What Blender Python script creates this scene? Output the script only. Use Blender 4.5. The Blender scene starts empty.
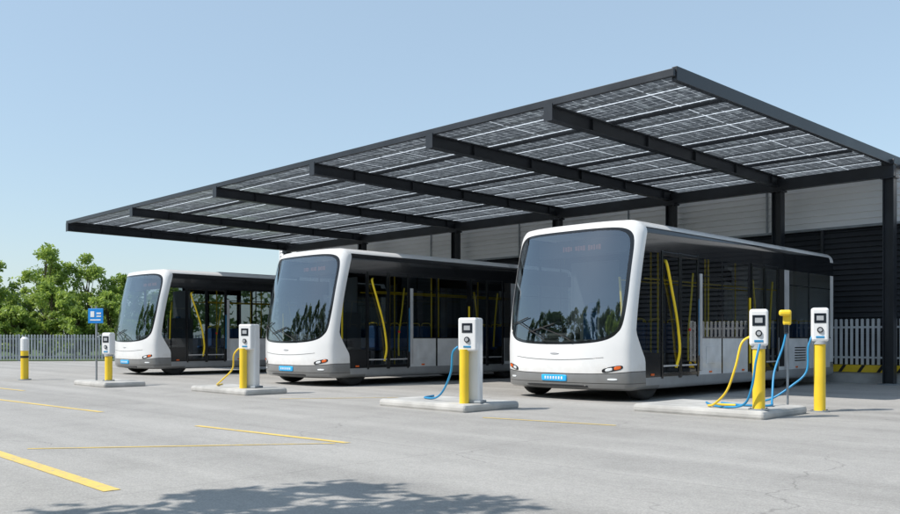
import bpy, math, random, bmesh
import numpy as np
from mathutils import Vector, Matrix
random.seed(4)
scene = bpy.context.scene
scene.view_settings.view_transform = 'Standard'
scene.view_settings.look = 'None'
scene.view_settings.exposure = 0

# ---------------------------------------------------------------- materials
def new_mat(name):
    m = bpy.data.materials.new(name); m.use_nodes = True
    nt = m.node_tree
    for n in list(nt.nodes): nt.nodes.remove(n)
    out = nt.nodes.new('ShaderNodeOutputMaterial')
    return m, nt, out

def N(nt, typ, **kw):
    n = nt.nodes.new(typ)
    for k, v in kw.items():
        if k in n.inputs: n.inputs[k].default_value = v
        else: setattr(n, k, v)
    return n

def math_n(nt, op, a, b=None, c=None):
    n = nt.nodes.new('ShaderNodeMath'); n.operation = op
    for i, v in enumerate((a, b, c)):
        if v is None: continue
        if isinstance(v, (int, float)): n.inputs[i].default_value = v
        else: nt.links.new(v, n.inputs[i])
    return n.outputs[0]

def ramp(nt, fac, stops):
    r = nt.nodes.new('ShaderNodeValToRGB')
    els = r.color_ramp.elements
    while len(els) < len(stops): els.new(0.5)
    for e, (p, c) in zip(els, stops):
        e.position = p
        e.color = (c[0], c[1], c[2], 1) if not isinstance(c, (int, float)) else (c, c, c, 1)
    nt.links.new(fac, r.inputs[0])
    return r.outputs[0]

def simple(name, col, rough=0.5, metal=0.0, coat=0.0, var=0.12, scale=3.0, bump=0.0, bscale=60, emit=0.0):
    m, nt, out = new_mat(name)
    p = N(nt, 'ShaderNodeBsdfPrincipled')
    p.inputs['Roughness'].default_value = rough
    p.inputs['Metallic'].default_value = metal
    p.inputs['Coat Weight'].default_value = coat
    if emit > 0:
        p.inputs['Emission Color'].default_value = (*col, 1); p.inputs['Emission Strength'].default_value = emit
    tc = N(nt, 'ShaderNodeTexCoord')
    no = N(nt, 'ShaderNodeTexNoise'); no.inputs['Scale'].default_value = scale; no.inputs['Detail'].default_value = 6
    nt.links.new(tc.outputs['Object'], no.inputs['Vector'])
    lo = tuple(c * (1 - var) for c in col); hi = tuple(min(1, c * (1 + var)) for c in col)
    nt.links.new(ramp(nt, no.outputs['Fac'], [(0.3, lo), (0.7, hi)]), p.inputs['Base Color'])
    rr = math_n(nt, 'MULTIPLY_ADD', no.outputs['Fac'], rough * 0.5, rough * 0.75)
    nt.links.new(rr, p.inputs['Roughness'])
    if bump > 0:
        n2 = N(nt, 'ShaderNodeTexNoise'); n2.inputs['Scale'].default_value = bscale; n2.inputs['Detail'].default_value = 5
        nt.links.new(tc.outputs['Object'], n2.inputs['Vector'])
        b = N(nt, 'ShaderNodeBump'); b.inputs['Strength'].default_value = bump; b.inputs['Distance'].default_value = 0.01
        nt.links.new(n2.outputs['Fac'], b.inputs['Height']); nt.links.new(b.outputs[0], p.inputs['Normal'])
    nt.links.new(p.outputs[0], out.inputs[0])
    return m

def glass(name, tint, base=0.07, k=0.85, rough=0.005, gl=(0.95, 0.97, 1.0), wave=0.03):
    m, nt, out = new_mat(name)
    t = N(nt, 'ShaderNodeBsdfTransparent'); t.inputs[0].default_value = (*tint, 1)
    g = N(nt, 'ShaderNodeBsdfGlossy')
    g.inputs['Roughness'].default_value = rough; g.inputs['Color'].default_value = (*gl, 1)
    lw = N(nt, 'ShaderNodeLayerWeight'); lw.inputs['Blend'].default_value = 0.5
    f = math_n(nt, 'POWER', lw.outputs['Facing'], 3.5)
    f = math_n(nt, 'MULTIPLY_ADD', f, k, base)
    mx = N(nt, 'ShaderNodeMixShader')
    nt.links.new(f, mx.inputs[0]); nt.links.new(t.outputs[0], mx.inputs[1]); nt.links.new(g.outputs[0], mx.inputs[2])
    tc = N(nt, 'ShaderNodeTexCoord'); no = N(nt, 'ShaderNodeTexNoise'); no.inputs['Scale'].default_value = 0.8; no.inputs['Detail'].default_value = 0
    nt.links.new(tc.outputs['Object'], no.inputs['Vector'])
    b = N(nt, 'ShaderNodeBump'); b.inputs['Strength'].default_value = wave; b.inputs['Distance'].default_value = 0.05
    nt.links.new(no.outputs['Fac'], b.inputs['Height']); nt.links.new(b.outputs[0], g.inputs['Normal'])
    nt.links.new(mx.outputs[0], out.inputs[0])
    return m

M = {}
def paint_mat():
    m, nt, out = new_mat('bus_paint')
    p = N(nt, 'ShaderNodeBsdfPrincipled'); p.inputs['Roughness'].default_value = 0.28
    p.inputs['Coat Weight'].default_value = 0.5; p.inputs['Coat Roughness'].default_value = 0.05
    tc = N(nt, 'ShaderNodeTexCoord'); sp = N(nt, 'ShaderNodeSeparateXYZ')
    nt.links.new(tc.outputs['Object'], sp.inputs[0])
    no = N(nt, 'ShaderNodeTexNoise'); no.inputs['Scale'].default_value = 2.0; no.inputs['Detail'].default_value = 8
    nt.links.new(tc.outputs['Object'], no.inputs['Vector'])
    wh = ramp(nt, no.outputs['Fac'], [(0.3, (0.74, 0.75, 0.76)), (0.7, (0.80, 0.80, 0.80))])
    ax = math_n(nt, 'ABSOLUTE', sp.outputs['X'])
    lim = math_n(nt, 'MULTIPLY_ADD', math_n(nt, 'POWER', ax, 4.0), 0.012, 0.49)
    f = math_n(nt, 'GREATER_THAN', sp.outputs['Z'], lim)
    mx = N(nt, 'ShaderNodeMix'); mx.data_type = 'RGBA'
    nt.links.new(f, mx.inputs[0]); mx.inputs[6].default_value = (0.22, 0.23, 0.24, 1); nt.links.new(wh, mx.inputs[7])
    d = math_n(nt, 'ABSOLUTE', math_n(nt, 'SUBTRACT', sp.outputs['Z'], lim))
    s = math_n(nt, 'LESS_THAN', d, 0.007)
    d2 = math_n(nt, 'ABSOLUTE', math_n(nt, 'SUBTRACT', sp.outputs['Z'], 0.325))
    s2 = math_n(nt, 'LESS_THAN', d2, 0.006)
    s = math_n(nt, 'MAXIMUM', s, s2)
    m2 = N(nt, 'ShaderNodeMix'); m2.data_type = 'RGBA'
    nt.links.new(s, m2.inputs[0]); nt.links.new(mx.outputs[2], m2.inputs[6]); m2.inputs[7].default_value = (0.02, 0.02, 0.02, 1)
    n3 = N(nt, 'ShaderNodeTexNoise'); n3.inputs['Scale'].default_value = 6.0; n3.inputs['Detail'].default_value = 8
    nt.links.new(tc.outputs['Object'], n3.inputs['Vector'])
    zz = math_n(nt, 'MULTIPLY_ADD', n3.outputs['Fac'], 0.35, sp.outputs['Z'])
    dirt = ramp(nt, zz, [(0.48, (0.76, 0.73, 0.69)), (0.85, (1, 1, 1))])
    m3 = N(nt, 'ShaderNodeMix'); m3.data_type = 'RGBA'; m3.blend_type = 'MULTIPLY'; m3.inputs[0].default_value = 1
    nt.links.new(m2.outputs[2], m3.inputs[6]); nt.links.new(dirt, m3.inputs[7])
    nt.links.new(m3.outputs[2], p.inputs['Base Color'])
    nt.links.new(p.outputs[0], out.inputs[0])
    return m
M['paint'] = paint_mat()
M['black'] = simple('gloss_black', (0.010, 0.011, 0.013), 0.14, coat=0.3)
M['wscreen'] = glass('windscreen_glass', (0.70, 0.76, 0.76), base=0.22, k=0.7, gl=(0.85, 0.93, 1.0))
M['sglass'] = glass('side_glass', (0.50, 0.54, 0.56), base=0.08, k=0.6)
M['panel'] = simple('bus_side_panel', (0.62, 0.64, 0.66), 0.35, coat=0.3)
M['skirt'] = simple('bus_skirt', (0.28, 0.29, 0.30), 0.4)
M['silver'] = simple('silver_trim', (0.55, 0.56, 0.58), 0.35, metal=0.3)
M['interior'] = simple('bus_interior', (0.10, 0.11, 0.12), 0.6)
M['seat'] = simple('bus_seat', (0.03, 0.10, 0.24), 0.8)
M['dash'] = simple('bus_dash', (0.03, 0.03, 0.035), 0.6)
M['yellow'] = simple('yellow_paint', (0.84, 0.58, 0.03), 0.4, coat=0.2, var=0.07)
M['yrail'] = simple('yellow_rail', (0.90, 0.64, 0.02), 0.35, var=0.05)
M['white'] = simple('white_casing', (0.76, 0.77, 0.78), 0.35, coat=0.3, var=0.06)
M['cgrey'] = simple('grey_casing', (0.38, 0.40, 0.42), 0.4)
M['rubber'] = simple('tyre_rubber', (0.02, 0.02, 0.02), 0.8)
M['hub'] = simple('wheel_hub', (0.25, 0.25, 0.26), 0.4, metal=0.6)
M['blue'] = simple('blue_cable', (0.02, 0.24, 0.48), 0.4)
M['bluesign'] = simple('blue_sign', (0.01, 0.22, 0.62), 0.4)
M['plate'] = simple('blue_plate', (0.02, 0.40, 0.80), 0.35)
M['orange'] = simple('orange_lens', (0.75, 0.13, 0.02), 0.2)
M['red'] = simple('red_lens', (0.5, 0.03, 0.02), 0.2)
M['lens'] = simple('lamp_lens', (0.75, 0.78, 0.8), 0.1, coat=1)
M['screen'] = simple('dark_screen', (0.015, 0.02, 0.03), 0.1, coat=0.8)
M['steel'] = simple('dark_painted_steel', (0.022, 0.026, 0.033), 0.42, var=0.25, scale=1.5)
M['steel2'] = simple('galvanised_steel', (0.30, 0.33, 0.36), 0.5, metal=0.4, var=0.2)
M['fence'] = simple('fence_grey', (0.27, 0.31, 0.34), 0.5, metal=0.1, var=0.2)
M['fencew'] = simple('fence_light_grey', (0.60, 0.63, 0.66), 0.5, var=0.1)
M['siding'] = simple('white_cladding', (0.82, 0.83, 0.84), 0.45, var=0.05, scale=0.8)
M['dsiding'] = simple('dark_louvre', (0.022, 0.026, 0.032), 0.5, var=0.25, scale=0.8)
M['concrete'] = simple('kerb_concrete', (0.44, 0.435, 0.42), 0.85, var=0.2, scale=2.5, bump=0.4, bscale=50)
M['bark'] = simple('bark', (0.10, 0.075, 0.05), 0.9, var=0.3, scale=8, bump=0.6, bscale=25)
M['led'] = simple('display_lettering', (0.34, 0.13, 0.10), 0.6, emit=0.15)

def leaf_mat(name, dark, light, scale=0.9, tr=0.45):
    m, nt, out = new_mat(name)
    tc = N(nt, 'ShaderNodeTexCoord'); no = N(nt, 'ShaderNodeTexNoise'); no.inputs['Scale'].default_value = scale; no.inputs['Detail'].default_value = 4
    nt.links.new(tc.outputs['Object'], no.inputs['Vector'])
    c = ramp(nt, no.outputs['Fac'], [(0.35, dark), (0.65, light)])
    d = N(nt, 'ShaderNodeBsdfPrincipled'); d.inputs['Roughness'].default_value = 0.5
    t = N(nt, 'ShaderNodeBsdfTranslucent')
    nt.links.new(c, d.inputs['Base Color'])
    hs = N(nt, 'ShaderNodeHueSaturation'); hs.inputs['Value'].default_value = 1.9; hs.inputs['Hue'].default_value = 0.485; nt.links.new(c, hs.inputs['Color'])
    nt.links.new(hs.outputs[0], t.inputs[0])
    mx = N(nt, 'ShaderNodeMixShader'); mx.inputs[0].default_value = tr
    nt.links.new(d.outputs[0], mx.inputs[1]); nt.links.new(t.outputs[0], mx.inputs[2]); nt.links.new(mx.outputs[0], out.inputs[0])
    return m
M['leaf'] = leaf_mat('foliage', (0.12, 0.20, 0.035), (0.27, 0.37, 0.08))
M['leafd'] = leaf_mat('foliage_far', (0.05, 0.09, 0.03), (0.10, 0.16, 0.05), 0.2, 0.3)

def ground_mat():
    m, nt, out = new_mat('yard_concrete')
    tc = N(nt, 'ShaderNodeTexCoord')
    def noise(s, d=6, r=0.6):
        n = N(nt, 'ShaderNodeTexNoise'); n.inputs['Scale'].default_value = s; n.inputs['Detail'].default_value = d; n.inputs['Roughness'].default_value = r
        nt.links.new(tc.outputs['Object'], n.inputs['Vector']); return n.outputs['Fac']
    big = ramp(nt, noise(0.16, 7, 0.55), [(0.3, (0.352, 0.340, 0.322)), (0.5, (0.385, 0.373, 0.355)), (0.72, (0.41, 0.398, 0.38))])
    mid = ramp(nt, noise(1.3, 8, 0.7), [(0.33, 0.90), (0.5, 1.0), (0.7, 1.04)])
    fine = ramp(nt, noise(60, 3, 0.75), [(0.3, 0.72), (0.7, 1.2)])
    fine2 = ramp(nt, noise(16, 4, 0.7), [(0.35, 0.90), (0.65, 1.06)])
    def mul(a, b):
        x = N(nt, 'ShaderNodeMix'); x.data_type = 'RGBA'; x.blend_type = 'MULTIPLY'; x.inputs[0].default_value = 1
        nt.links.new(a, x.inputs[6]); nt.links.new(b, x.inputs[7]); return x.outputs[2]
    c = mul(mul(mul(big, mid), fine), fine2)
    for rot, lo in ((0, 0.89), (0.7, 0.92)):
        mp = N(nt, 'ShaderNodeMapping'); mp.inputs['Scale'].default_value = (0.05, 1.3, 1); mp.inputs['Rotation'].default_value = (0, 0, rot)
        nt.links.new(tc.outputs['Object'], mp.inputs[0])
        n4 = N(nt, 'ShaderNodeTexNoise'); n4.inputs['Scale'].default_value = 1.0; n4.inputs['Detail'].default_value = 6
        nt.links.new(mp.outputs[0], n4.inputs['Vector'])
        c = mul(c, ramp(nt, n4.outputs['Fac'], [(0.35, lo), (0.6, 1.03)]))
    v = N(nt, 'ShaderNodeTexVoronoi'); v.inputs['Scale'].default_value = 0.55
    nt.links.new(tc.outputs['Object'], v.inputs['Vector'])
    nd = math_n(nt, 'ADD', v.outputs['Distance'], math_n(nt, 'MULTIPLY', noise(6), 0.12))
    c = mul(c, ramp(nt, nd, [(0.09, 0.76), (0.16, 1.0)]))
    vc = N(nt, 'ShaderNodeTexVoronoi'); vc.feature = 'DISTANCE_TO_EDGE'; vc.inputs['Scale'].default_value = 0.28
    nz = N(nt, 'ShaderNodeTexNoise'); nz.inputs['Scale'].default_value = 1.2; nz.inputs['Detail'].default_value = 6
    nt.links.new(tc.outputs['Object'], nz.inputs['Vector'])
    va = N(nt, 'ShaderNodeVectorMath'); va.operation = 'MULTIPLY_ADD'; nt.links.new(nz.outputs['Color'], va.inputs[0]); va.inputs[1].default_value = (1.2, 1.2, 0); nt.links.new(tc.outputs['Object'], va.inputs[2])
    nt.links.new(va.outputs[0], vc.inputs['Vector'])
    msk = ramp(nt, noise(0.5, 2), [(0.48, 0.0), (0.58, 1.0)])
    crk = ramp(nt, vc.outputs['Distance'], [(0.0, 0.35), (0.004, 0.0)])
    cr = math_n(nt, 'SUBTRACT', 1.0, math_n(nt, 'MULTIPLY', crk, msk))
    cc = N(nt, 'ShaderNodeCombineColor')
    for i in range(3): nt.links.new(cr, cc.inputs[i])
    c = mul(c, cc.outputs[0])
    br = N(nt, 'ShaderNodeTexBrick'); br.offset = 0.0
    br.inputs['Scale'].default_value = 1.0; br.inputs['Brick Width'].default_value = 6.0; br.inputs['Row Height'].default_value = 6.0
    br.inputs['Mortar Size'].default_value = 0.006; br.inputs['Mortar Smooth'].default_value = 0.3
    nt.links.new(tc.outputs['Object'], br.inputs['Vector'])
    c = mul(c, ramp(nt, br.outputs['Fac'], [(0.0, 1.0), (1.0, 0.72)]))
    p = N(nt, 'ShaderNodeBsdfPrincipled'); p.inputs['Roughness'].default_value = 0.8
    nt.links.new(c, p.inputs['Base Color'])
    b = N(nt, 'ShaderNodeBump'); b.inputs['Strength'].default_value = 0.5; b.inputs['Distance'].default_value = 0.01
    nt.links.new(noise(70, 4, 0.7), b.inputs['Height']); nt.links.new(b.outputs[0], p.inputs['Normal'])
    nt.links.new(p.outputs[0], out.inputs[0])
    return m
M['ground'] = ground_mat()
def line_mat():
    m, nt, out = new_mat('worn_yellow_marking')
    tc = N(nt, 'ShaderNodeTexCoord')
    n = N(nt, 'ShaderNodeTexNoise'); n.inputs['Scale'].default_value = 12; n.inputs['Detail'].default_value = 9; n.inputs['Roughness'].default_value = 0.8
    nt.links.new(tc.outputs['Object'], n.inputs['Vector'])
    n2 = N(nt, 'ShaderNodeTexNoise'); n2.inputs['Scale'].default_value = 1.0
    nt.links.new(tc.outputs['Object'], n2.inputs['Vector'])
    s = math_n(nt, 'ADD', n.outputs['Fac'], math_n(nt, 'MULTIPLY', n2.outputs['Fac'], 0.4))
    p = N(nt, 'ShaderNodeBsdfPrincipled'); p.inputs['Roughness'].default_value = 0.7
    nt.links.new(ramp(nt, s, [(0.56, (0.40, 0.37, 0.28)), (0.66, (0.68, 0.50, 0.15)), (0.8, (0.76, 0.56, 0.14))]), p.inputs['Base Color'])
    nt.links.new(p.outputs[0], out.inputs[0]); return m
M['line'] = line_mat()
M['grass'] = simple('grass', (0.07, 0.11, 0.03), 0.9, var=0.4, scale=0.6, bump=0.5, bscale=20)

def solar_mat():
    m, nt, out = new_mat('bifacial_solar_glass')
    tc = N(nt, 'ShaderNodeTexCoord'); sp = N(nt, 'ShaderNodeSeparateXYZ'); nt.links.new(tc.outputs['Object'], sp.inputs[0])
    def gap(coord, period, width, off=0.0):
        f = math_n(nt, 'FRACT', math_n(nt, 'MULTIPLY_ADD', coord, 1.0 / period, off))
        return math_n(nt, 'LESS_THAN', f, width / period)
    X, Y = sp.outputs['X'], sp.outputs['Y']
    def noi(scale, vec):
        n = N(nt, 'ShaderNodeTexNoise'); n.inputs['Scale'].default_value = scale; n.inputs['Detail'].default_value = 5; n.inputs['Roughness'].default_value = 0.65
        nt.links.new(vec, n.inputs['Vector']); return n.outputs['Fac']
    n1 = noi(9.0, tc.outputs['Object']); n2 = noi(0.9, tc.outputs['Object'])
    cell = math_n(nt, 'MAXIMUM', math_n(nt, 'MULTIPLY', gap(X, 0.21, 0.016), 0.9), gap(Y, 0.167, 0.015))
    cell = math_n(nt, 'MULTIPLY', cell, 0.50)
    brk = ramp(nt, n1, [(0.40, 0.2), (0.58, 1.0)])
    brk2 = ramp(nt, n2, [(0.35, 0.55), (0.65, 1.0)])
    op = math_n(nt, 'MULTIPLY', math_n(nt, 'MULTIPLY', cell, brk), brk2)
    seam = math_n(nt, 'MAXIMUM', math_n(nt, 'MULTIPLY', gap(X, 1.68, 0.03), 0.55), math_n(nt, 'MULTIPLY', gap(Y, 1.002, 0.042, 0.5), 0.95))
    brk3 = ramp(nt, n1, [(0.34, 0.4), (0.50, 1.0)])
    op = math_n(nt, 'MAXIMUM', op, math_n(nt, 'MULTIPLY', seam, brk3))
    p = N(nt, 'ShaderNodeBsdfPrincipled'); p.inputs['Roughness'].default_value = 0.3
    wn = N(nt, 'ShaderNodeTexWhiteNoise'); wn.noise_dimensions = '2D'
    vm = N(nt, 'ShaderNodeVectorMath'); vm.operation = 'SNAP'; nt.links.new(tc.outputs['Object'], vm.inputs[0]); vm.inputs[1].default_value = (0.105, 0.167, 10)
    nt.links.new(vm.outputs[0], wn.inputs['Vector'])
    nt.links.new(ramp(nt, wn.outputs['Value'], [(0.0, (0.045, 0.052, 0.062)), (0.8, (0.08, 0.09, 0.105)), (1.0, (0.15, 0.17, 0.19))]), p.inputs['Base Color'])
    tl = N(nt, 'ShaderNodeBsdfTranslucent')
    nt.links.new(ramp(nt, wn.outputs['Value'], [(0.0, (0.10, 0.115, 0.13)), (0.85, (0.17, 0.19, 0.21)), (1.0, (0.32, 0.36, 0.38))]), tl.inputs[0])
    m1 = N(nt, 'ShaderNodeMixShader'); m1.inputs[0].default_value = 0.26
    nt.links.new(p.outputs[0], m1.inputs[1]); nt.links.new(tl.outputs[0], m1.inputs[2])
    t = N(nt, 'ShaderNodeBsdfTranslucent'); t.inputs[0].default_value = (0.70, 0.74, 0.78, 1)
    m2 = N(nt, 'ShaderNodeMixShader')
    nt.links.new(op, m2.inputs[0]); nt.links.new(m1.outputs[0], m2.inputs[1]); nt.links.new(t.outputs[0], m2.inputs[2])
    nt.links.new(m2.outputs[0], out.inputs[0]); return m
M['solar'] = solar_mat()

# ---------------------------------------------------------------- geometry helpers
def link(o):
    scene.collection.objects.link(o); return o
def empty(name, loc=(0, 0, 0), rz=0):
    e = bpy.data.objects.new(name, None); e.location = loc; e.rotation_euler = (0, 0, rz); e.empty_display_size = 0.2
    return link(e)
def mesh_obj(name, verts, faces, mats, fmat=None, smooth=False, parent=None, loc=(0, 0, 0)):
    me = bpy.data.meshes.new(name); me.from_pydata([tuple(v) for v in verts], [], faces)
    for m in (mats if isinstance(mats, (list, tuple)) else [mats]): me.materials.append(m)
    if fmat is not None: me.polygons.foreach_set('material_index', fmat)
    if smooth: me.polygons.foreach_set('use_smooth', [True] * len(me.polygons))
    me.update()
    o = bpy.data.objects.new(name, me); o.location = loc
    if parent: o.parent = parent
    return link(o)

class Builder:
    def __init__(s): s.v = []; s.f = []; s.m = []; s.mats = []; s.sm = []
    def mi(s, mat):
        if mat not in s.mats: s.mats.append(mat)
        return s.mats.index(mat)
    def add(s, vs, fs, mat, smooth=False):
        b = len(s.v); s.v += [tuple(v) for v in vs]; k = s.mi(mat)
        for f in fs: s.f.append(tuple(b + i for i in f)); s.m.append(k); s.sm.append(smooth)
    def box(s, c, d, mat, bev=0.0, rz=0.0, rx=0.0):
        x, y, z = d[0] / 2, d[1] / 2, d[2] / 2
        if bev <= 0:
            vs = [(-x, -y, -z), (x, -y, -z), (x, y, -z), (-x, y, -z), (-x, -y, z), (x, -y, z), (x, y, z), (-x, y, z)]
            fs = [(0, 3, 2, 1), (4, 5, 6, 7), (0, 1, 5, 4), (1, 2, 6, 5), (2, 3, 7, 6), (3, 0, 4, 7)]
        else:
            b = min(bev, x * .95, y * .95, z * .95)
            vs = []; fs = []
            def ring(i, zz):
                r = []
                for cx, cy, a0 in ((x - b, y - b, 0), (-x + b, y - b, 90), (-x + b, -y + b, 180), (x - b, -y + b, 270)):
                    for k in range(4):
                        a = math.radians(a0 + k * 30)
                        r.append((cx + (b - i) * math.cos(a), cy + (b - i) * math.sin(a), zz))
                return r
            lv = [(b, -z), (b * .3, -z + b * .3), (0, -z + b), (0, z - b), (b * .3, z - b * .3), (b, z)]
            for i, zz in lv: vs += ring(i * 0.999, zz)
            n = 16
            for r in range(len(lv) - 1):
                for k in range(n):
                    fs.append((r * n + k, r * n + (k + 1) % n, (r + 1) * n + (k + 1) % n, (r + 1) * n + k))
            fs.append(tuple(reversed(range(n)))); fs.append(tuple((len(lv) - 1) * n + k for k in range(n)))
        R = Matrix.Rotation(rz, 3, 'Z') @ Matrix.Rotation(rx, 3, 'X'); C = Vector(c)
        s.add([R @ Vector(v) + C for v in vs], fs, mat, False)
    def cyl(s, p0, p1, r0, r1, mat, n=14, caps=True):
        p0 = Vector(p0); p1 = Vector(p1); d = (p1 - p0).normalized()
        a = d.orthogonal().normalized(); b = d.cross(a)
        vs = []
        for p, r in ((p0, r0), (p1, r1)):
            for k in range(n):
                t = 2 * math.pi * k / n; vs.append(p + a * (r * math.cos(t)) + b * (r * math.sin(t)))
        s.add(vs, [(k, (k + 1) % n, n + (k + 1) % n, n + k) for k in range(n)], mat, True)
        if caps: s.add(vs, [tuple(reversed(range(n))), tuple(range(n, 2 * n))], mat)
    def tube(s, pts, r, mat, n=8, sub=10):
        P = [Vector(p) for p in pts]
        Q = []
        for i in range(len(P) - 1):
            a = P[max(i - 1, 0)]; b = P[i]; c = P[i + 1]; d = P[min(i + 2, len(P) - 1)]
            for k in range(sub):
                t = k / sub
                Q.append(0.5 * ((2 * b) + (c - a) * t + (2 * a - 5 * b + 4 * c - d) * t * t + (-a + 3 * b - 3 * c + d) * t ** 3))
        Q.append(P[-1])
        vs = []; u = None
        for i, q in enumerate(Q):
            d = (Q[min(i + 1, len(Q) - 1)] - Q[max(i - 1, 0)]).normalized()
            u = d.orthogonal().normalized() if u is None else (u - d * u.dot(d)).normalized()
            w = d.cross(u)
            for k in range(n):
                t = 2 * math.pi * k / n; vs.append(q + u * (r * math.cos(t)) + w * (r * math.sin(t)))
        fs = []
        for i in range(len(Q) - 1):
            for k in range(n): fs.append((i * n + k, i * n + (k + 1) % n, (i + 1) * n + (k + 1) % n, (i + 1) * n + k))
        s.add(vs, fs, mat, True)
    def data(s, name):
        me = bpy.data.meshes.new(name); me.from_pydata(s.v, [], s.f)
        for m in s.mats: me.materials.append(m)
        me.polygons.foreach_set('material_index', s.m); me.polygons.foreach_set('use_smooth', s.sm); me.update()
        return me
    def obj(s, name, parent=None, loc=(0, 0, 0)):
        o = bpy.data.objects.new(name, s.data(name)); o.location = loc
        if parent: o.parent = parent
        return link(o)

# ---------------------------------------------------------------- BUS
HW, ZB, ZT, RT, RB, R = 1.42, 0.20, 3.28, 0.25, 0.08, 0.10
BL = 9.6
def rake(z):
    if z < 0.95: return 0.03 * ((0.95 - z) / 0.75) ** 2
    return 0.44 * ((z - 0.95) / 2.31) ** 1.5
def bow(x): return 0.34 * (abs(x) / HW) ** 3.0
def sdf(x, z):
    r = RT if z > 1.6 else RB
    cz = (ZT + ZB) / 2; hz = (ZT - ZB) / 2
    qx = abs(x) - (HW - r); qz = abs(z - cz) - (hz - r)
    return -(math.hypot(max(qx, 0), max(qz, 0)) + min(max(qx, qz), 0) - r)
def F(x, z):
    d = max(0.0, sdf(x, z)); y = rake(z) + bow(x)
    if d < R: y += R - math.sqrt(max(0, R * R - (R - d) ** 2))
    return y

zl = sorted(set([round(v, 4) for v in np.linspace(ZB + RB, ZT - RT, 34)] + [0.42, 1.15, 2.70]))
outl = []
for z in zl: outl.append((HW, z))
for k in range(1, 10):
    a = math.radians(k * 10)
    outl.append((HW - RT + RT * math.cos(a), ZT - RT + RT * math.sin(a)))
for x in np.linspace(HW - RT, -(HW - RT), 22)[1:]: outl.append((x, ZT))
for k in range(1, 10):
    a = math.radians(90 + k * 10); outl.append((-(HW - RT) + RT * math.cos(a), ZT - RT + RT * math.sin(a)))
for z in reversed(zl[:-1]): outl.append((-HW, z))
for k in range(1, 4):
    a = math.radians(180 + k * 30); outl.append((-(HW - RB) + RB * math.cos(a), ZB + RB + RB * math.sin(a)))
for x in np.linspace(-(HW - RB), HW - RB, 22)[1:]: outl.append((x, ZB))
for k in range(1, 3):
    a = math.radians(270 + k * 30); outl.append(((HW - RB) + RB * math.cos(a), ZB + RB + RB * math.sin(a)))
NO = len(outl)
CZ = 2.085
def ws_pt(x, z, sc=1.0):
    a, b, n = 1.335 * sc, 1.065 * sc, 9.0
    dx, dz = x, z - CZ
    t = 1.0 / ((abs(dx) / a) ** n + (abs(dz) / b) ** n) ** (1 / n)
    px, pz = dx * t, dz * t
    s = 1 - 0.05 * max(0, -pz) ** 2
    if pz < 0: pz += 0.09 * (abs(px) / 1.3) ** 2.5 * min(1, (-pz / 0.95)) ** 3
    return px * s, CZ + pz

YB = [None, None, 1.30, 1.38, 2.00, 2.05, 2.68, 2.76, 3.66, 3.72, 4.82, 4.92, 5.00, 5.60, 5.65, 6.26, 6.34, 6.62, 6.90, 7.95, 8.02, 9.3, BL - 0.1, BL]
def col_y(j, x, z):
    e = rake(z) + bow(x) + R
    if j == 0: return e
    if j == 1: return min(e + 0.06 + 0.32 * max(0, min(1, (1.25 - z) / 0.5)), 1.26)
    return YB[j]

def bus_shell():
    V = []; Fc = []; Mt = []
    mats = [M['paint'], M['black'], M['wscreen'], M['sglass'], M['panel'], M['skirt'], M['silver']]
    rings = []
    S = [0, 0.04, 0.12, 0.22, 0.36, 0.5, 0.68, 0.86, 1.0]
    for s in S:
        r = []
        for (x, z) in outl:
            wx, wz = ws_pt(x, z)
            px, pz = x + (wx - x) * s, z + (wz - z) * s
            r.append(len(V)); V.append((px, F(px, pz), pz))
        rings.append((r, 0))
    for sc, mt in ((0.992, 1), (0.952, 1), (0.80, 2), (0.6, 2), (0.4, 2), (0.2, 2)):
        r = []
        for (x, z) in outl:
            wx, wz = ws_pt(x, z, sc); r.append(len(V)); V.append((wx, F(wx, wz) + (0.012 if sc < 0.98 else 0.010), wz))
        rings.append((r, mt))
    for i in range(len(rings) - 1):
        a, b = rings[i][0], rings[i + 1][0]; mt = rings[i + 1][1]
        for k in range(NO):
            k2 = (k + 1) % NO; Fc.append((a[k], a[k2], b[k2], b[k])); Mt.append(mt)
    c = len(V); V.append((0, F(0, CZ) + 0.012, CZ)); last = rings[-1][0]
    for k in range(NO): Fc.append((last[k], last[(k + 1) % NO], c)); Mt.append(2)
    cols = [rings[0][0]]
    for j in range(1, len(YB)):
        r = []
        sc = 0.95 if j == len(YB) - 1 else 1.0
        for (x, z) in outl:
            r.append(len(V)); V.append((x * sc, col_y(j, x, z), CZ - .3 + (z - CZ + .3) * sc))
        cols.append(r)
    for j in range(len(cols) - 1):
        a, b = cols[j], cols[j + 1]
        for k in range(NO):
            k2 = (k + 1) % NO
            x = (outl[k][0] + outl[k2][0]) / 2; z = (outl[k][1] + outl[k2][1]) / 2
            side = abs(x) > HW - 0.001
            mt = 0
            if side:
                right = x > 0
                if j == 0: mt = 0
                elif j == 1:
                    mt = 1 if (z < 0.9 or z > 2.70) else 3
                    if z < 0.42: mt = 5
                elif z < 0.42: mt = 5
                elif z > 2.70: mt = 1
                elif j >= 21: mt = 0
                elif right and j in (3, 5, 12, 14): mt = 3
                elif j in (2, 4, 6, 8, 10, 11, 13, 15, 19): mt = 1
                elif j == 17: mt = 6
                elif z < 1.15: mt = 4
                else: mt = 3
                if not right and j in (3, 5, 12, 14): mt = 4 if z < 1.15 else 3
            else:
                if z < ZB + RB: mt = 5 if j > 1 else 0
                elif z > ZT - RT and z < ZT - RT + 0.14 and j > 0: mt = 1 if j < 21 else 0
                if mt == 0 and j == 17 and z > 2: mt = 6
            Fc.append((a[k2], a[k], b[k], b[k2])); Mt.append(mt)
    Fc.append(tuple(cols[-1])); Mt.append(0)
    return mesh_obj('body_shell', V, Fc, mats, Mt, smooth=True)

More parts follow.
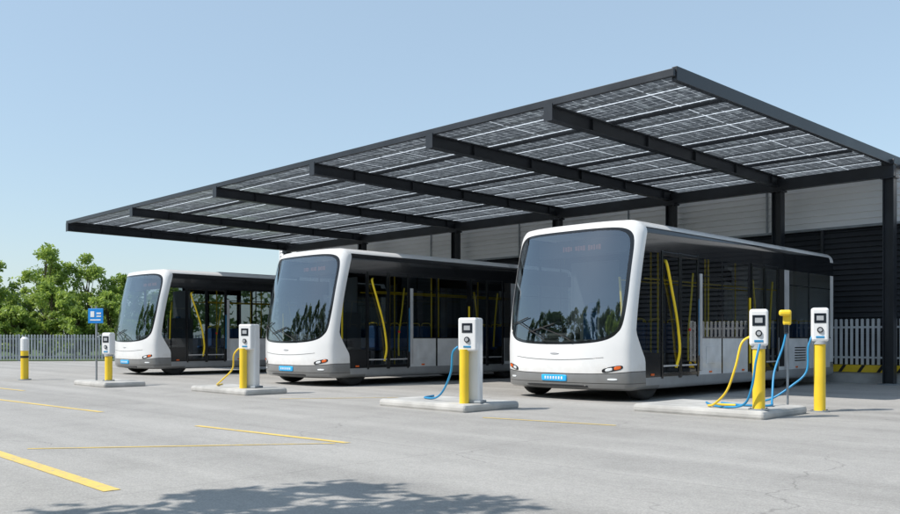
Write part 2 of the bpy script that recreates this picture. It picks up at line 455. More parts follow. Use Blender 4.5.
shell = bus_shell()
me = shell.data
bm = bmesh.new(); bm.from_mesh(me); bmesh.ops.recalc_face_normals(bm, faces=bm.faces)
for e in bm.edges:
    if len(e.link_faces) == 2:
        if e.calc_face_angle(0) > math.radians(32): e.smooth = False
bm.to_mesh(me); bm.free()
shell_data = me; bpy.data.objects.remove(shell)

def surf_patch(B, xc, zc, a, b, mat, off=0.012, n=4.0, seg=28, skew=0.0):
    vs = []; fs = []
    for ri, s in enumerate((1.0, 1.0, 0.93, 0.6, 0.3)):
        for k in range(seg):
            t = 2 * math.pi * k / seg; c, q = math.cos(t), math.sin(t)
            x = xc + a * s * math.copysign(abs(c) ** (2 / n), c); z = zc + b * s * math.copysign(abs(q) ** (2 / n), q)
            z += skew * (abs(x) - abs(xc))
            o = -0.002 if ri == 0 else off * (0.7 if ri == 1 else 1.0)
            vs.append((x, F(x, z) - o, z))
    for r in range(4):
        for k in range(seg):
            k2 = (k + 1) % seg; fs.append((r * seg + k, r * seg + k2, (r + 1) * seg + k2, (r + 1) * seg + k))
    fs.append(tuple(4 * seg + k for k in range(seg)))
    B.add(vs, fs, mat, True)

B = Builder()
for sx in (-1, 1):
    surf_patch(B, sx * 1.14, 0.585, 0.17, 0.045, M['black'], 0.008, n=3, skew=0.22)
    surf_patch(B, sx * 1.23, 0.605, 0.055, 0.030, M['orange'], 0.014, n=3, skew=0.22)
    surf_patch(B, sx * 1.09, 0.573, 0.06, 0.027, M['lens'], 0.014, n=3, skew=0.22)
    surf_patch(B, sx * 1.14, 0.40, 0.08, 0.018, M['lens'], 0.010, n=3)
surf_patch(B, -0.02, 0.405, 0.29, 0.060, M['plate'], 0.02, n=9)
for i in range(7):
    surf_patch(B, -0.21 + i * 0.063, 0.405, 0.017, 0.028, M['lens'], 0.024, n=9, seg=12)
surf_patch(B, 0.0, 0.262, 0.7, 0.024, M['black'], 0.008, n=6)
surf_patch(B, 0.0, 0.86, 0.10, 0.018, M['silver'], 0.010, n=2)
pts = [(x, F(x, 0.74) - 0.001, 0.74 + 0.05 * abs(x) ** 2) for x in np.linspace(-1.0, 1.0, 14)]
B.tube(pts, 0.005, M['black'], 4, 2)
for x0, x1, z1 in ((-0.20, -1.02, 1.46), (0.40, -0.34, 1.34)):
    pts = []
    for t in np.linspace(0, 1, 6):
        x = x0 + (x1 - x0) * t; z = 1.08 + (z1 - 1.08) * t ** 0.8
        pts.append((x, F(x, z) - 0.045, z))
    B.tube(pts, 0.010, M['rubber'], 6, 4)
    pts = []
    for t in np.linspace(0, 1, 6):
        x = max(-1.22, x1 - 0.30 + 0.62 * t); z = z1 - 0.10 + 0.17 * t
        pts.append((x, F(x, z) - 0.020, z))
    B.tube(pts, 0.011, M['rubber'], 6, 4)
fit_data = B.data('front_fittings')

B = Builder()
for y0, y1 in ((1.38, 2.00), (2.05, 2.68), (5.00, 5.60), (5.65, 6.26)):
    for y in (y0, y1): B.box((HW + 0.006, y, 1.57), (0.03, 0.045, 2.36), M['black'], 0.008)
    for z in (0.46, 2.70): B.box((HW + 0.004, (y0 + y1) / 2, z), (0.024, y1 - y0 - 0.05, 0.07), M['black'], 0.006)
    B.box((HW + 0.002, (y0 + y1) / 2, 0.62), (0.012, y1 - y0 - 0.05, 0.03), M['silver'])
B.tube([(HW - 0.10, 1.62, 2.60), (HW + 0.045, 1.48, 2.50), (HW + 0.05, 1.64, 2.05), (HW + 0.05, 1.84, 1.45), (HW + 0.05, 1.93, 0.9), (HW - 0.02, 1.92, 0.58)], 0.026, M['yrail'], 10)
B.tube([(HW - 0.05, 2.60, 2.40), (HW - 0.05, 2.52, 1.8), (HW - 0.05, 2.42, 1.2), (HW - 0.05, 2.42, 0.7)], 0.020, M['yrail'], 8)
B.tube([(HW - 0.05, 5.15, 2.40), (HW - 0.05, 5.28, 1.7), (HW - 0.05, 5.36, 1.0), (HW - 0.05, 5.36, 0.7)], 0.024, M['yrail'], 8)
B.tube([(HW - 0.05, 6.12, 2.40), (HW - 0.05, 6.02, 1.7), (HW - 0.05, 5.95, 0.9)], 0.024, M['yrail'], 8)
for y0, y1 in ((2.76, 4.9), (6.9, 9.3)):
    B.box((HW + 0.004, (y0 + y1) / 2, 1.15), (0.016, y1 - y0, 0.028), M['black'])
for y in (3.69, 7.98): B.box((HW + 0.003, y, 0.78), (0.008, 0.012, 0.7), M['black'])
B.box((HW + 0.01, 2.80, 1.45), (0.035, 0.09, 1.9), M['silver'], 0.01)
B.box((HW + 0.012, 4.90, 1.30), (0.03, 0.05, 1.4), M['yrail'], 0.01)
for z in (2.36,):
    for y0, y1 in ((2.86, 3.65), (3.74, 4.8), (6.92, 7.93), (8.04, 9.28)):
        B.box((HW + 0.003, (y0 + y1) / 2, z), (0.012, y1 - y0, 0.022), M['black'])
for k in range(6):
    B.box((HW + 0.004, 6.375 + k * 0.045, 1.6), (0.02, 0.018, 2.2), M['rubber'])
B.box((HW + 0.004, 2.38, 1.3), (0.03, 0.05, 0.05), M['red'])
B.box((HW + 0.005, 3.2, 0.80), (0.012, 0.34, 0.34), M['panel'], 0.004)
B.box((HW + 0.008, 2.71, 1.35), (0.02, 0.03, 1.1), M['blue'])
for k in range(6): B.box((HW + 0.004, 7.5, 0.62 + k * 0.06), (0.012, 0.6, 0.022), M['black'])
for y in (1.05, 3.2, 4.6, 7.3, 8.9): B.box((HW + 0.006, y, 0.47), (0.016, 0.10, 0.035), M['orange'])
B.box((0, 5.6, 3.285), (1.7, 5.6, 0.10), M['silver'], 0.045)
side_data = B.data('side_fittings')

B = Builder()
B.box((0, 5.1, 0.36), (2.7, 8.3, 0.10), M['interior'])
B.box((0, 1.15, 0.36), (2.3, 0.8, 0.09), M['interior'])
B.box((0, 5.0, 0.24), (2.5, 8.2, 0.10), M['rubber'])
B.box((0, 0.98, 0.78), (2.2, 0.5, 0.66), M['dash'], 0.10)
B.box((-0.6, 0.95, 1.16), (0.8, 0.3, 0.16), M['dash'], 0.05)
B.box((-0.62, 1.85, 0.85), (0.5, 0.5, 0.16), M['seat'], 0.06); B.box((-0.62, 2.10, 1.28), (0.48, 0.14, 0.80), M['seat'], 0.06)
B.box((-0.62, 2.12, 1.78), (0.26, 0.10, 0.2), M['seat'], 0.04); B.cyl((-0.62, 1.85, 0.4), (-0.62, 1.85, 0.8), 0.12, 0.10, M['dash'])
ring = [(-0.62 + 0.22 * math.cos(t), 1.30 + 0.08 * math.sin(t), 1.22 + 0.21 * math.sin(t)) for t in np.linspace(0, 2 * math.pi, 13)]
B.tube(ring, 0.018, M['rubber'], 6, 3)
B.box((-0.05, 1.9, 1.1), (0.04, 0.9, 1.4), M['interior'], 0.01)
for y in (3.3, 4.1, 4.9, 7.2, 7.9, 8.7):
    for x in ((-0.95, -0.5) if y < 5 else (-0.95, -0.5, 0.5, 0.95)):
        B.box((x, y, 0.84), (0.42, 0.42, 0.09), M['seat'], 0.035)
        B.box((x, y + 0.2, 1.18), (0.42, 0.07, 0.62), M['seat'], 0.03)
        B.box((x, y, 0.6), (0.08, 0.2, 0.4), M['interior'])
        B.tube([(x - 0.17, y + 0.22, 1.45), (x - 0.15, y + 0.22, 1.56), (x + 0.15, y + 0.22, 1.56), (x + 0.17, y + 0.22, 1.45)], 0.014, M['yrail'], 6, 3)
for x, y in ((0.35, 3.0), (-0.25, 3.7), (0.55, 4.6), (0.35, 6.4), (1.0, 3.9)):
    B.cyl((x, y, 0.4), (x, y, 3.1), 0.020, 0.020, M['yrail'], 8)
for x in (-0.25, 0.35): B.cyl((x, 2.5, 2.35), (x, 8.6, 2.35), 0.018, 0.018, M['yrail'], 8)
B.tube([(0.55, 1.30, 2.3), (0.66, 1.2, 1.8), (0.72, 1.15, 1.1)], 0.024, M['yrail'], 8)
B.box((0, 5.3, 3.10), (2.3, 7.6, 0.05), M['interior'], 0.02)
B.box((-0.75, 2.32, 1.6), (1.2, 0.04, 2.3), M['interior'], 0.015)
B.box((0, 0.90, 2.86), (2.1, 0.12, 0.30), M['dash'], 0.02)
for i in range(15):
    if i in (4, 9): continue
    B.box((-0.42 + i * 0.06, 0.832, 2.86), (0.032 + 0.010 * (i % 3), 0.006, 0.10 - 0.02 * (i % 2)), M['led'])
int_data = B.data('interior')

B = Builder()
def wheel(B, x, y):
    s = 1 if x > 0 else -1
    prof = [(0.24, -0.13), (0.40, -0.14), (0.45, -0.11), (0.46, 0), (0.45, 0.11), (0.40, 0.14), (0.28, 0.13), (0.25, 0.08)]
    n = 32; vs = []; fs = []
    for r, w in prof:
        for k in range(n):
            t = 2 * math.pi * k / n; vs.append((x + s * w, y + r * math.cos(t), 0.462 + r * math.sin(t)))
    for i in range(len(prof) - 1):
        for k in range(n): fs.append((i * n + k, i * n + (k + 1) % n, (i + 1) * n + (k + 1) % n, (i + 1) * n + k))
    B.add(vs, fs, M['rubber'], True)
    B.cyl((x + s * 0.02, y, 0.462), (x + s * 0.085, y, 0.462), 0.255, 0.24, M['hub'], 24)
    B.cyl((x + s * 0.085, y, 0.462), (x + s * 0.13, y, 0.462), 0.10, 0.08, M['hub'], 16)
for y in (1.02, 6.6):
    for x in (-1.2, 1.2): wheel(B, x, y)
wheel_data = B.data('wheels')

def place_bus(x, y):
    e = empty('electric_bus', (x, y, 0))
    for nm, d in (('body_shell', shell_data), ('front_fittings', fit_data), ('side_fittings', side_data), ('interior', int_data), ('wheels', wheel_data)):
        o = bpy.data.objects.new(nm, d); o.parent = e; link(o)
place_bus(-9.77, 12.5)
place_bus(-17.35, 11.75)
place_bus(-26.05, 11.65)

# ---------------------------------------------------------------- CANOPY
can = empty('solar_canopy')
XL, XR, YF, YR = -33.0, -7.40, 12.6, 24.0
def roofz(y): return 5.565 - (y - YF) * 0.002
xs = [-7.12, -9.9, -13.1, -17.3, -22.0, -27.4, -33.8]
tilt = math.atan(-0.002)
mesh_obj('solar_panels', [(XL, YF, roofz(YF)), (XR, YF, roofz(YF)), (XR + .3, YR, roofz(YR)), (XL, YR, roofz(YR))], [(0, 1, 2, 3)], M['solar'], parent=can)
B = Builder()
xm, ln = (XL + XR) / 2, XR - XL
ym, wd = (YF + YR) / 2, YR - YF
B.box((xm, YF - 0.04, roofz(YF) - 0.04), (ln + 0.16, 0.07, 0.13), M['steel'], 0.008)
B.box((XR + 0.20, ym, roofz(ym) - 0.05), (0.10, wd, 0.24), M['steel'], 0.008, rx=tilt, rz=-0.026)
B.box((XL - 0.05, ym, roofz(ym) - 0.05), (0.10, wd, 0.20), M['steel'], 0.008, rx=tilt)
for x in xs[1:]:
    x2 = max(x, XL + 0.15)
    yy = (YF - 0.12 + 22.5) / 2; lw = 22.5 - YF + 0.12; z = roofz(yy) - 0.24
    B.box((x2, yy, z), (0.03, lw, 0.24), M['steel'], rx=tilt)
    B.box((x2, yy, z - 0.13), (0.17, lw, 0.022), M['steel'], rx=tilt)
    B.box((x2, yy, z + 0.13), (0.17, lw, 0.022), M['steel'], rx=tilt)
    B.box((x2, YF - 0.12, roofz(YF) - 0.24), (0.20, 0.025, 0.31), M['steel'])
    for k in range(5):
        ys = YF + 1.2 + k * 2.0
        B.box((x2, ys, roofz(ys) - 0.24), (0.15, 0.012, 0.23), M['steel'])
for y in np.arange(YF + 2.004, YR, 3.006):
    B.box((xm, y, roofz(y) - 0.050), (ln, 0.05, 0.07), M['steel'])
for y in np.arange(YF + 0.7, YR, 1.002):
    B.box((xm, y, roofz(y) - 0.018), (ln, 0.016, 0.026), M['steel2'])
B.box((xm + .15, 22.3, 5.22), (ln + 0.5, 0.20, 0.30), M['steel'], 0.01)
for i, x in enumerate(xs):
    x2 = max(x, XL + 0.15)
    B.box((x2, 22.3, 2.55), (0.24, 0.03, 5.1), M['steel'])
    for d in (-0.115, 0.115): B.box((x2 + d, 22.3, 2.55), (0.025, 0.24, 5.1), M['steel'])
    B.box((x2, 22.3, 0.015), (0.42, 0.42, 0.03), M['steel2'])
    B.box((x2, 22.3, 5.05), (0.36, 0.30, 0.04), M['steel'])
B.box((xs[0], 22.3, 5.42), (0.30, 0.30, 0.12), M['steel'], 0.01)
B.obj('frame', can)

# ---------------------------------------------------------------- BUILDING
bld = empty('depot_building')
def siding(name, x0, x1, z0, z1, pitch, lap, y, mat, parent):
    vs = []; fs = []
    z = z0; prof = []
    while z < z1 - 1e-6:
        t = min(z + pitch, z1)
        prof += [(y - lap, z), (y - lap * 0.9, z + pitch * 0.12), (y - 0.002, t - 0.004), ]
        z = t
    prof.append((y, z1))
    for (yy, zz) in prof: vs += [(x0, yy, zz), (x1, yy, zz)]
    for i in range(len(prof) - 1): fs.append((2 * i, 2 * i + 1, 2 * i + 3, 2 * i + 2))
    return mesh_obj(name, vs, fs, mat, parent=parent)
WX0, WX1, WY = -34.4, 6.0, 23.0
siding('white_cladding', WX0, WX1, 4.05, 5.45, 0.17, 0.045, WY, M['siding'], bld)
siding('dark_louvres', WX0, WX1, 0.0, 4.0, 0.14, 0.05, WY + 0.05, M['dsiding'], bld)
B = Builder()
B.box(((WX0 + WX1) / 2, 29.1, 2.72), (WX1 - WX0 - 0.02, 12.0, 5.34), M['siding'])
B.box(((WX0 + WX1) / 2, WY - 0.02, 4.03), (WX1 - WX0, 0.09, 0.06), M['steel2'])
for x in (-33, -28.5, -24, -19.5, -15, -10.5, -6, -1.5, 3): B.box((x, WY - 0.05, 4.73), (0.05, 0.03, 1.36), M['steel2'])
for x in np.arange(-33, 6, 3.0): B.box((x, WY - 0.03, 2.0), (0.07, 0.06, 4.0), M['steel'])
B.box(((WX0 + WX1) / 2, WY - 0.03, 5.43), (WX1 - WX0 + 0.1, 0.14, 0.06), M['steel'])
B.box((WX0 - 0.03, 29.0, 2.72), (0.06, 12.1, 5.44), M['siding'])
B.obj('walls', bld)

# ---------------------------------------------------------------- FENCES
def fence(name, p0, p1, zb, zt, mat, gap=0.14, w=0.075, low=None):
    p0 = Vector((*p0, 0)); p1 = Vector((*p1, 0)); d = p1 - p0; L = d.length; a = math.atan2(d.y, d.x)
    B = Builder(); n = int(L / gap)
    for i in range(n + 1):
        p = p0 + d * (i / n)
        h = zt - zb
        B.box((p.x, p.y, zb + h / 2), (w, 0.02, h), mat, rz=a)
        B.add([Matrix.Rotation(a, 3, 'Z') @ Vector(v) + Vector((p.x, p.y, zt)) for v in ((-w / 2, -.01, 0), (w / 2, -.01, 0), (w / 2, .01, 0), (-w / 2, .01, 0), (0, 0, w * .25))],
              [(0, 1, 4), (1, 2, 4), (2, 3, 4), (3, 0, 4)], mat)
    nx = Vector((-d.y, d.x, 0)).normalized() * 0.03
    c = (p0 + p1) / 2 + nx
    for z in (zb + 0.18, zt - 0.2): B.box((c.x, c.y, z), (L, 0.03, 0.05), mat, rz=a)
    m = int(L / 2.5)
    for i in range(m + 1):
        p = p0 + d * (i / m) + nx * 2.2; B.box((p.x, p.y, zt / 2 + .02), (0.08, 0.08, zt + .04), mat, rz=a)
    if low:
        c = (p0 + p1) / 2; B.box((c.x, c.y, 0.14), (L, 0.16, 0.28), M['concrete'], rz=a)
        B.box((c.x, c.y - 0.02, 0.37), (L, 0.20, 0.18), M['yellow'], rz=a)
        n = int(L / 0.45)
        for i in range(n):
            p = p0 + d * ((i + .5) / n); s = 0.045
            x0, y0 = p.x, p.y - 0.124
            B.add([(x0 - s, y0, 0.281), (x0 + s, y0, 0.281), (x0 + s + .12, y0, 0.459), (x0 - s + .12, y0, 0.459)], [(0, 1, 2, 3)], M['rubber'])
    return B.obj(name)
fence('palisade_fence', (-58, 0.5), (-38.6, 23.2), 0.06, 1.32, M['fence'], 0.15, 0.085)
fence('palisade_fence', (-10.5, 22.72), (-4.0, 22.72), 0.47, 1.62, M['fencew'], 0.13, 0.07, low=True)

# ---------------------------------------------------------------- CHARGERS
def kerb_island(x0, x1, y0, y1, h=0.12):
    B = Builder()
    B.box(((x0 + x1) / 2, (y0 + y1) / 2, h / 2 - 0.01), (x1 - x0, y1 - y0, h + 0.02), M['concrete'], 0.05)
    return B.obj('kerb_island')
kerb_island(-7.35, -5.25, 11.35, 12.85)
kerb_island(-10.95, -8.95, 9.25, 10.55)
kerb_island(-16.9, -14.7, 9.0, 10.0)
kerb_island(-21.2, -19.4, 8.2, 9.2)

def charger(x, y, z, rz=0.0, style='post', h=1.4):
    e = empty('charging_station', (x, y, z), rz); B = Builder()
    hz = 0.52
    if style == 'post':
        B.cyl((0, 0, 0), (0, 0, h - hz + 0.02), 0.085, 0.085, M['yellow'], 24)
        B.cyl((0, 0, 0), (0, 0, 0.02), 0.14, 0.14, M['steel2'], 20)
        B.box((0, 0, h - hz / 2), (0.25, 0.19, hz), M['white'], 0.035)
        yc = -0.097; zc = h - hz / 2
        B.cyl((0, 0, h - hz - 0.04), (0, 0, h - hz + 0.01), 0.10, 0.10, M['cgrey'], 20)
        for q in range(4):
            a = q * math.pi / 2 + .4; B.cyl((.115 * math.cos(a), .115 * math.sin(a), 0.02), (.115 * math.cos(a), .115 * math.sin(a), 0.035), 0.012, 0.012, M['hub'], 6)
    else:
        B.box((0.05, 0.06, h / 2), (0.22, 0.20, h), M['white'], 0.03)
        B.box((0.05, 0.06, 0.02), (0.30, 0.30, 0.04), M['steel2'], 0.01)
        B.cyl((-0.06, -0.12, 0), (-0.06, -0.12, h - hz + .03), 0.075, 0.075, M['yellow'], 24)
        B.box((0.0, -0.02, h - hz / 2), (0.30, 0.28, hz), M['white'], 0.03)
        yc = -0.162; zc = h - hz / 2
    B.box((0, yc, zc + 0.10), (0.17, 0.012, 0.15), M['screen'], 0.005)
    B.box((0, yc - 0.006, zc + 0.10), (0.10, 0.006, 0.07), M['cgrey'], 0.002)
    B.cyl((0, yc + 0.01, zc - 0.08), (0, yc - 0.015, zc - 0.08), 0.045, 0.045, M['screen'], 20)
    B.cyl((0, yc + 0.0, zc - 0.08), (0, yc - 0.03, zc - 0.08), 0.028, 0.028, M['cgrey'], 16)
    B.box((0, yc, zc - 0.19), (0.12, 0.01, 0.03), M['blue'], 0.003)
    B.obj('cabinet', e)
    return e
def cable(parent, pts, mat, r=0.017, name='cable'):
    B = Builder(); B.tube(pts, r, mat, 8, 12); o = B.obj(name)
    o.parent = parent; o.matrix_parent_inverse = (Matrix.Translation(parent.location) @ Matrix.Rotation(parent.rotation_euler.z, 4, 'Z')).inverted()
RZ = math.radians(25)
c4 = charger(-5.41, 11.56, 0.12, RZ, 'post', 1.42)
c5 = charger(-5.25, 13.30, 0.0, RZ, 'post', 1.60)
c3 = charger(-9.2, 9.65, 0.12, RZ, 'slab', 1.33)
c2 = charger(-15.2, 9.4, 0.12, RZ, 'slab', 1.30)
c1 = charger(-20.1, 8.6, 0.12, RZ, 'post', 1.15)
cable(c4, [(-5.52, 11.50, 1.15), (-5.60, 11.42, 1.05), (-5.66, 11.36, 0.72), (-5.80, 11.38, 0.38), (-6.02, 11.44, 0.18), (-6.20, 11.60, 0.14), (-6.20, 11.85, 0.14), (-5.95, 11.95, 0.14)], M['yellow'])
cable(c4, [(-5.34, 11.44, 1.05), (-5.36, 11.36, 0.8), (-5.42, 11.37, 0.45), (-5.56, 11.42, 0.20), (-5.85, 11.46, 0.14), (-6.2, 11.7, 0.14), (-6.5, 12.1, 0.14)], M['blue'])
B = Builder()
B.cyl((-5.60, 12.95, 0), (-5.60, 12.95, 1.30), 0.018, 0.018, M['steel2'], 10)
B.box((-5.60, 12.93, 1.44), (0.12, 0.16, 0.22), M['yellow'], 0.03, rz=RZ)
B.box((-5.60, 12.86, 1.52), (0.18, 0.16, 0.09), M['yellow'], 0.03, rz=RZ)
B.box((-5.60, 12.90, 1.28), (0.07, 0.09, 0.16), M['screen'], 0.02, rz=RZ)
o = B.obj('connector_holster'); o.parent = c5; o.matrix_parent_inverse = (Matrix.Translation(c5.location) @ Matrix.Rotation(RZ, 4, 'Z')).inverted()
cable(c5, [(-5.60, 12.90, 1.22), (-5.63, 12.85, 1.0), (-5.70, 12.70, 0.6), (-5.62, 12.45, 0.2), (-5.55, 12.2, 0.14), (-5.9, 12.0, 0.14), (-6.3, 12.2, 0.14)], M['blue'])
cable(c5, [(-5.32, 13.22, 1.2), (-5.36, 13.14, 1.0), (-5.38, 13.12, 0.62), (-5.55, 12.98, 0.40), (-5.80, 12.85, 0.20), (-6.0, 12.7, 0.14)], M['blue'])
cable(c3, [(-9.34, 9.52, 1.0), (-9.42, 9.48, 0.9), (-9.48, 9.50, 0.6), (-9.7, 9.55, 0.3), (-10.0, 9.66, 0.16), (-10.4, 9.8, 0.14), (-10.6, 10.2, 0.14)], M['blue'])
cable(c2, [(-15.34, 9.28, 0.95), (-15.45, 9.2, 0.8), (-15.6, 9.25, 0.5), (-15.95, 9.2, 0.25), (-16.3, 9.3, 0.15), (-16.6, 9.6, 0.14)], M['yellow'])
B = Builder()
B.cyl((0, 0, 0), (0, 0, 0.80), 0.10, 0.10, M['yellow'], 24); B.cyl((0, 0, 0.80), (0, 0, 1.12), 0.105, 0.105, M['white'], 24)
B.cyl((0, 0, 1.12), (0, 0, 1.18), 0.105, 0.05, M['white'], 24); B.cyl((0, 0, 0), (0, 0, 0.025), 0.17, 0.17, M['steel2'], 20)
B.cyl((0, 0, 0.60), (0, 0, 0.66), 0.103, 0.103, M['rubber'], 24)
B.obj('safety_bollard', loc=(-24.7, 8.25, 0))

sg = empty('information_sign', (-20.65, 8.52, 0.12), math.radians(35))
B = Builder()
B.cyl((0, 0.03, 0), (0, 0.03, 1.80), 0.024, 0.024, M['steel2'], 12)
B.box((0, 0, 1.56), (0.40, 0.02, 0.36), M['bluesign'], 0.008)
B.box((-0.08, -0.013, 1.60), (0.10, 0.006, 0.14), M['lens']); B.box((0.09, -0.013, 1.62), (0.12, 0.006, 0.04), M['lens'])
B.box((0.09, -0.013, 1.55), (0.12, 0.006, 0.03), M['lens']); B.box((0.0, -0.013, 1.46), (0.28, 0.006, 0.03), M['lens'])
B.obj('panel_and_pole', sg)

# ---------------------------------------------------------------- GROUND
mesh_obj('ground', [(-600, -600, 0), (600, -600, 0), (600, 600, 0), (-600, 600, 0)], [(0, 1, 2, 3)], M['ground'])
mesh_obj('grass', [(-58.5, 0.2, 0.02), (-38.8, 23.4, 0.02), (-34, 60, 0.02), (-300, 300, 0.02), (-400, -60, 0.02), (-58.5, -20, 0.02)], [(0, 1, 2, 3, 4, 5)], M['grass'])
def strip(B, a, b, w):
    a = Vector((*a, 0.004)); b = Vector((*b, 0.004)); d = (b - a).normalized(); n = Vector((-d.y, d.x, 0)) * w / 2
    B.add([a - n, b - n, b + n, a + n], [(0, 1, 2, 3)], M['line'])
B = Builder()
strip(B, (-12.0, 2.86), (-6.20, 2.68), 0.13)
strip(B, (-9.17, 3.09), (-7.32, 5.58), 0.05)
strip(B, (-10.06, 5.45), (-7.25, 5.70), 0.09)
strip(B, (-17.5, 5.2), (-12.98, 5.45), 0.09)
strip(B, (-8.24, 8.9), (-6.27, 9.3), 0.06)
strip(B, (-13.5, 9.0), (-12.2, 10.8), 0.06)
strip(B, (-26, 6.3), (-19.5, 6.5), 0.09)
strip(B, (-3.4, 11.8), (-3.4, 19.5), 0.08)
B.obj('road_markings')

# ---------------------------------------------------------------- TREES
def leaves(centers, radii, counts, size, rng):
    V = []
    for c, r, n in zip(centers, radii, counts):
        d = rng.normal(size=(n, 3)); d /= np.linalg.norm(d, axis=1)[:, None]
        rad = r * rng.random(n) ** 0.45
        p = np.array(c) + d * rad[:, None] * np.array([1, 1, 0.8])
        a = rng.normal(size=(n, 3)); a /= np.linalg.norm(a, axis=1)[:, None]
        b = np.cross(a, rng.normal(size=(n, 3))); b /= np.linalg.norm(b, axis=1)[:, None]
        s = size * (0.6 + 0.8 * rng.random(n))[:, None]
        V.append(np.stack([p - a * s, p - b * s * 0.45, p + a * s, p + b * s * 0.45], axis=1).reshape(-1, 3))
    V = np.concatenate(V); n = len(V) // 4
    return V, n
def add_leaf_mesh(name, V, n, mat, parent=None):
    me = bpy.data.meshes.new(name)
    me.vertices.add(len(V)); me.vertices.foreach_set('co', V.astype(np.float32).ravel())
    me.loops.add(4 * n); me.loops.foreach_set('vertex_index', np.arange(4 * n, dtype=np.int32))
    me.polygons.add(n); me.polygons.foreach_set('loop_start', np.arange(0, 4 * n, 4, dtype=np.int32))
    me.update(calc_edges=True); me.materials.append(mat)
    o = bpy.data.objects.new(name, me); o.parent = parent; return link(o)
def tree(x, y, h, rc, seed, nclump=55, per=110, leaf=0.11, low=0.22, cr=1.0, mat=None):
    rng = np.random.default_rng(seed); e = empty('tree', (x, y, 0), seed * 1.3)
    B = Builder(); top = Vector((rng.normal() * .2, rng.normal() * .2, h * 0.78))
    segs = [Vector((0, 0, -0.05)), Vector((0.06, -0.04, h * .2)), Vector((-0.05, 0.05, h * .45)), top]
    rr = [0.035 * h * .55, 0.028 * h * .5, 0.02 * h * .45, 0.012]
    for i in range(3): B.cyl(segs[i], segs[i + 1], rr[i], rr[i + 1], M['bark'], 10, False)
    cs, rs, ns = [], [], []
    for i in range(nclump):
        u = low + (1 - low) * rng.random() ** 0.85
        prof = math.sin(math.pi * min(1, max(0.08, (u - low + 0.12) / (1.12 - low)))) ** 0.6
        a = rng.random() * 6.283; q = rc * prof * (0.35 + 0.75 * rng.random())
        c = Vector((q * math.cos(a), q * math.sin(a), h * u * 0.95))
        r = rc * (0.13 + 0.16 * rng.random()) * cr
        cs.append(c); rs.append(r); ns.append(int(per * (0.5 + rng.random())))
        if i % 2 == 0:
            base = segs[1].lerp(segs[2], min(1, max(0, (u - .25) * 1.5))) if u < .7 else segs[2].lerp(top, rng.random() * .7)
            mid = base.lerp(c, 0.5) + Vector((0, 0, 0.12))
            B.cyl(base, mid, 0.035, 0.022, M['bark'], 6, False); B.cyl(mid, c, 0.022, 0.008, M['bark'], 6, False)
    B.obj('trunk_and_limbs', e)
    V, n = leaves(cs, rs, ns, leaf, rng); add_leaf_mesh('crown', V, n, mat or M['leaf'], e)
k = 0.70711
def rf(r, f): return (k * (r - f), k * (r + f))
for i, (r, f, h, rc) in enumerate([(-27.3, 50, 6.2, 2.0), (-24.4, 51.5, 6.9, 1.9), (-22.3, 52.5, 6.5, 1.8), (-20.4, 53.5, 5.3, 1.7), (-18.2, 55, 4.6, 1.7), (-30.5, 49, 5.6, 2.1), (-25.8, 55, 5.8, 2.0), (-34, 50, 6.2, 2.4), (-23.3, 49.5, 4.4, 1.7), (-20.0, 50, 3.9, 1.6), (-26.5, 48.6, 4.0, 1.6), (-28.5, 48, 3.4, 1.6), (-21.5, 49, 3.0, 1.5), (-25, 48.5, 3.0, 1.5), (-28.9, 52, 6.0, 1.9)]):
    x, y = rf(r, f); tree(x, y, h, rc, 11 + i, 60, 85, 0.115, 0.10)
tree(-5.7, -1.6, 6.3, 2.4, 40, 70, 90, 0.10, 0.50, 0.75)
tree(-2.0, -2.5, 6.6, 2.3, 41, 75, 90, 0.10, 0.52, 0.75)
for i, (x, y, h) in enumerate([(-46, -12, 11), (-40, -16, 13), (-34, -16, 12), (-27, -18, 13.5), (-20, -17, 12), (-13, -19, 14), (-6, -18, 12.5), (1, -19, 13.5), (8, -17, 12), (14, -12, 9), (18, -4, 8.2), (20, 5, 8), (21, 14, 7)]):  # unseen row behind the camera, added and made tall for dark windscreen reflections
    tree(x, y, h, 4.6, 60 + i, 55, 60, 0.36, 0.12, 1.1, M['leafd'])

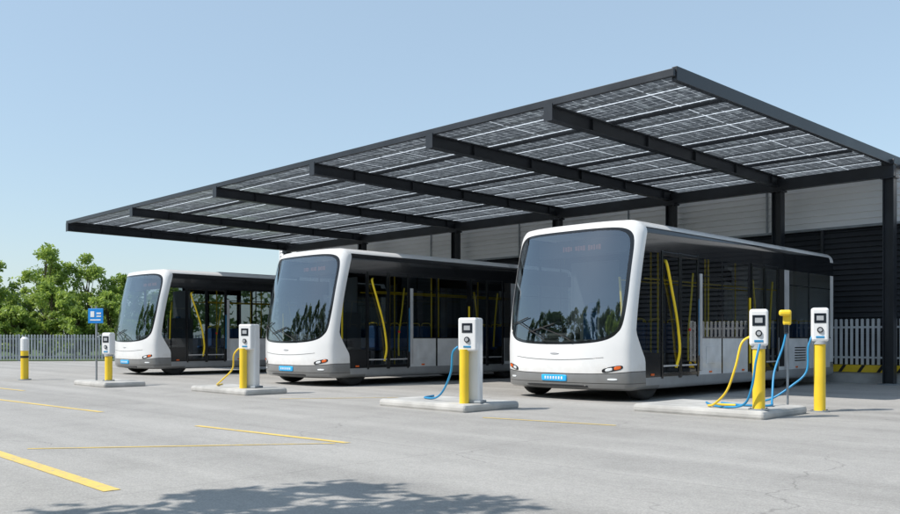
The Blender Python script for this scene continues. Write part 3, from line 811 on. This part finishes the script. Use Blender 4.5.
rng = np.random.default_rng(5); cs, rs, ns = [], [], []
for i in range(900):
    a = rng.random() * 2 * math.pi
    d = 75 + 22 * rng.random() + 8 * math.sin(3 * a)
    hh = 5.0 + 2.0 * math.sin(5 * a + 1) + 1.5 * math.sin(13 * a)
    z = hh * rng.random() ** 0.8
    x, y = -14 + d * math.cos(a), 12 + d * math.sin(a)
    cs.append((x, y, max(z, .8))); rs.append(2.4); ns.append(55)
V, n = leaves(cs, rs, ns, 0.45, rng); add_leaf_mesh('tree_belt', V, n, M['leafd'])

# ---------------------------------------------------------------- LIGHT
el = math.radians(50); sd = Vector((-0.42, -0.91, 0)).normalized() * math.cos(el); sd.z = math.sin(el)
sun = bpy.data.lights.new('sun', 'SUN'); sun.energy = 5.0; sun.angle = math.radians(0.5); sun.color = (1.0, 0.95, 0.875)
so = bpy.data.objects.new('sun', sun); so.rotation_euler = sd.to_track_quat('Z', 'Y').to_euler(); link(so)
w = bpy.data.worlds.new('World'); scene.world = w; w.use_nodes = True; nt = w.node_tree
for n_ in list(nt.nodes): nt.nodes.remove(n_)
sky = nt.nodes.new('ShaderNodeTexSky'); sky.sky_type = 'NISHITA'; sky.sun_disc = False
sky.sun_elevation = el; sky.sun_rotation = math.atan2(sd.x, sd.y); sky.altitude = 0; sky.air_density = 1.2; sky.dust_density = 0.8; sky.ozone_density = 2.0
hz = nt.nodes.new('ShaderNodeMix'); hz.data_type = 'RGBA'; hz.inputs[0].default_value = 0.45
nt.links.new(sky.outputs[0], hz.inputs[6]); hz.inputs[7].default_value = (4.3, 5.6, 6.7, 1)
bg = nt.nodes.new('ShaderNodeBackground'); bg.inputs[1].default_value = 0.145
wo = nt.nodes.new('ShaderNodeOutputWorld'); nt.links.new(hz.outputs[2], bg.inputs[0]); nt.links.new(bg.outputs[0], wo.inputs[0])

# ---------------------------------------------------------------- CAMERA
cam = bpy.data.cameras.new('camera'); co = bpy.data.objects.new('camera', cam); link(co)
co.location = (0, 0, 1.12); co.rotation_euler = (math.radians(90), 0, math.radians(45))
cam.lens = 34.08; cam.sensor_width = 36; cam.shift_y = 82 / 900; cam.clip_end = 2000; cam.clip_start = 0.05
scene.camera = co
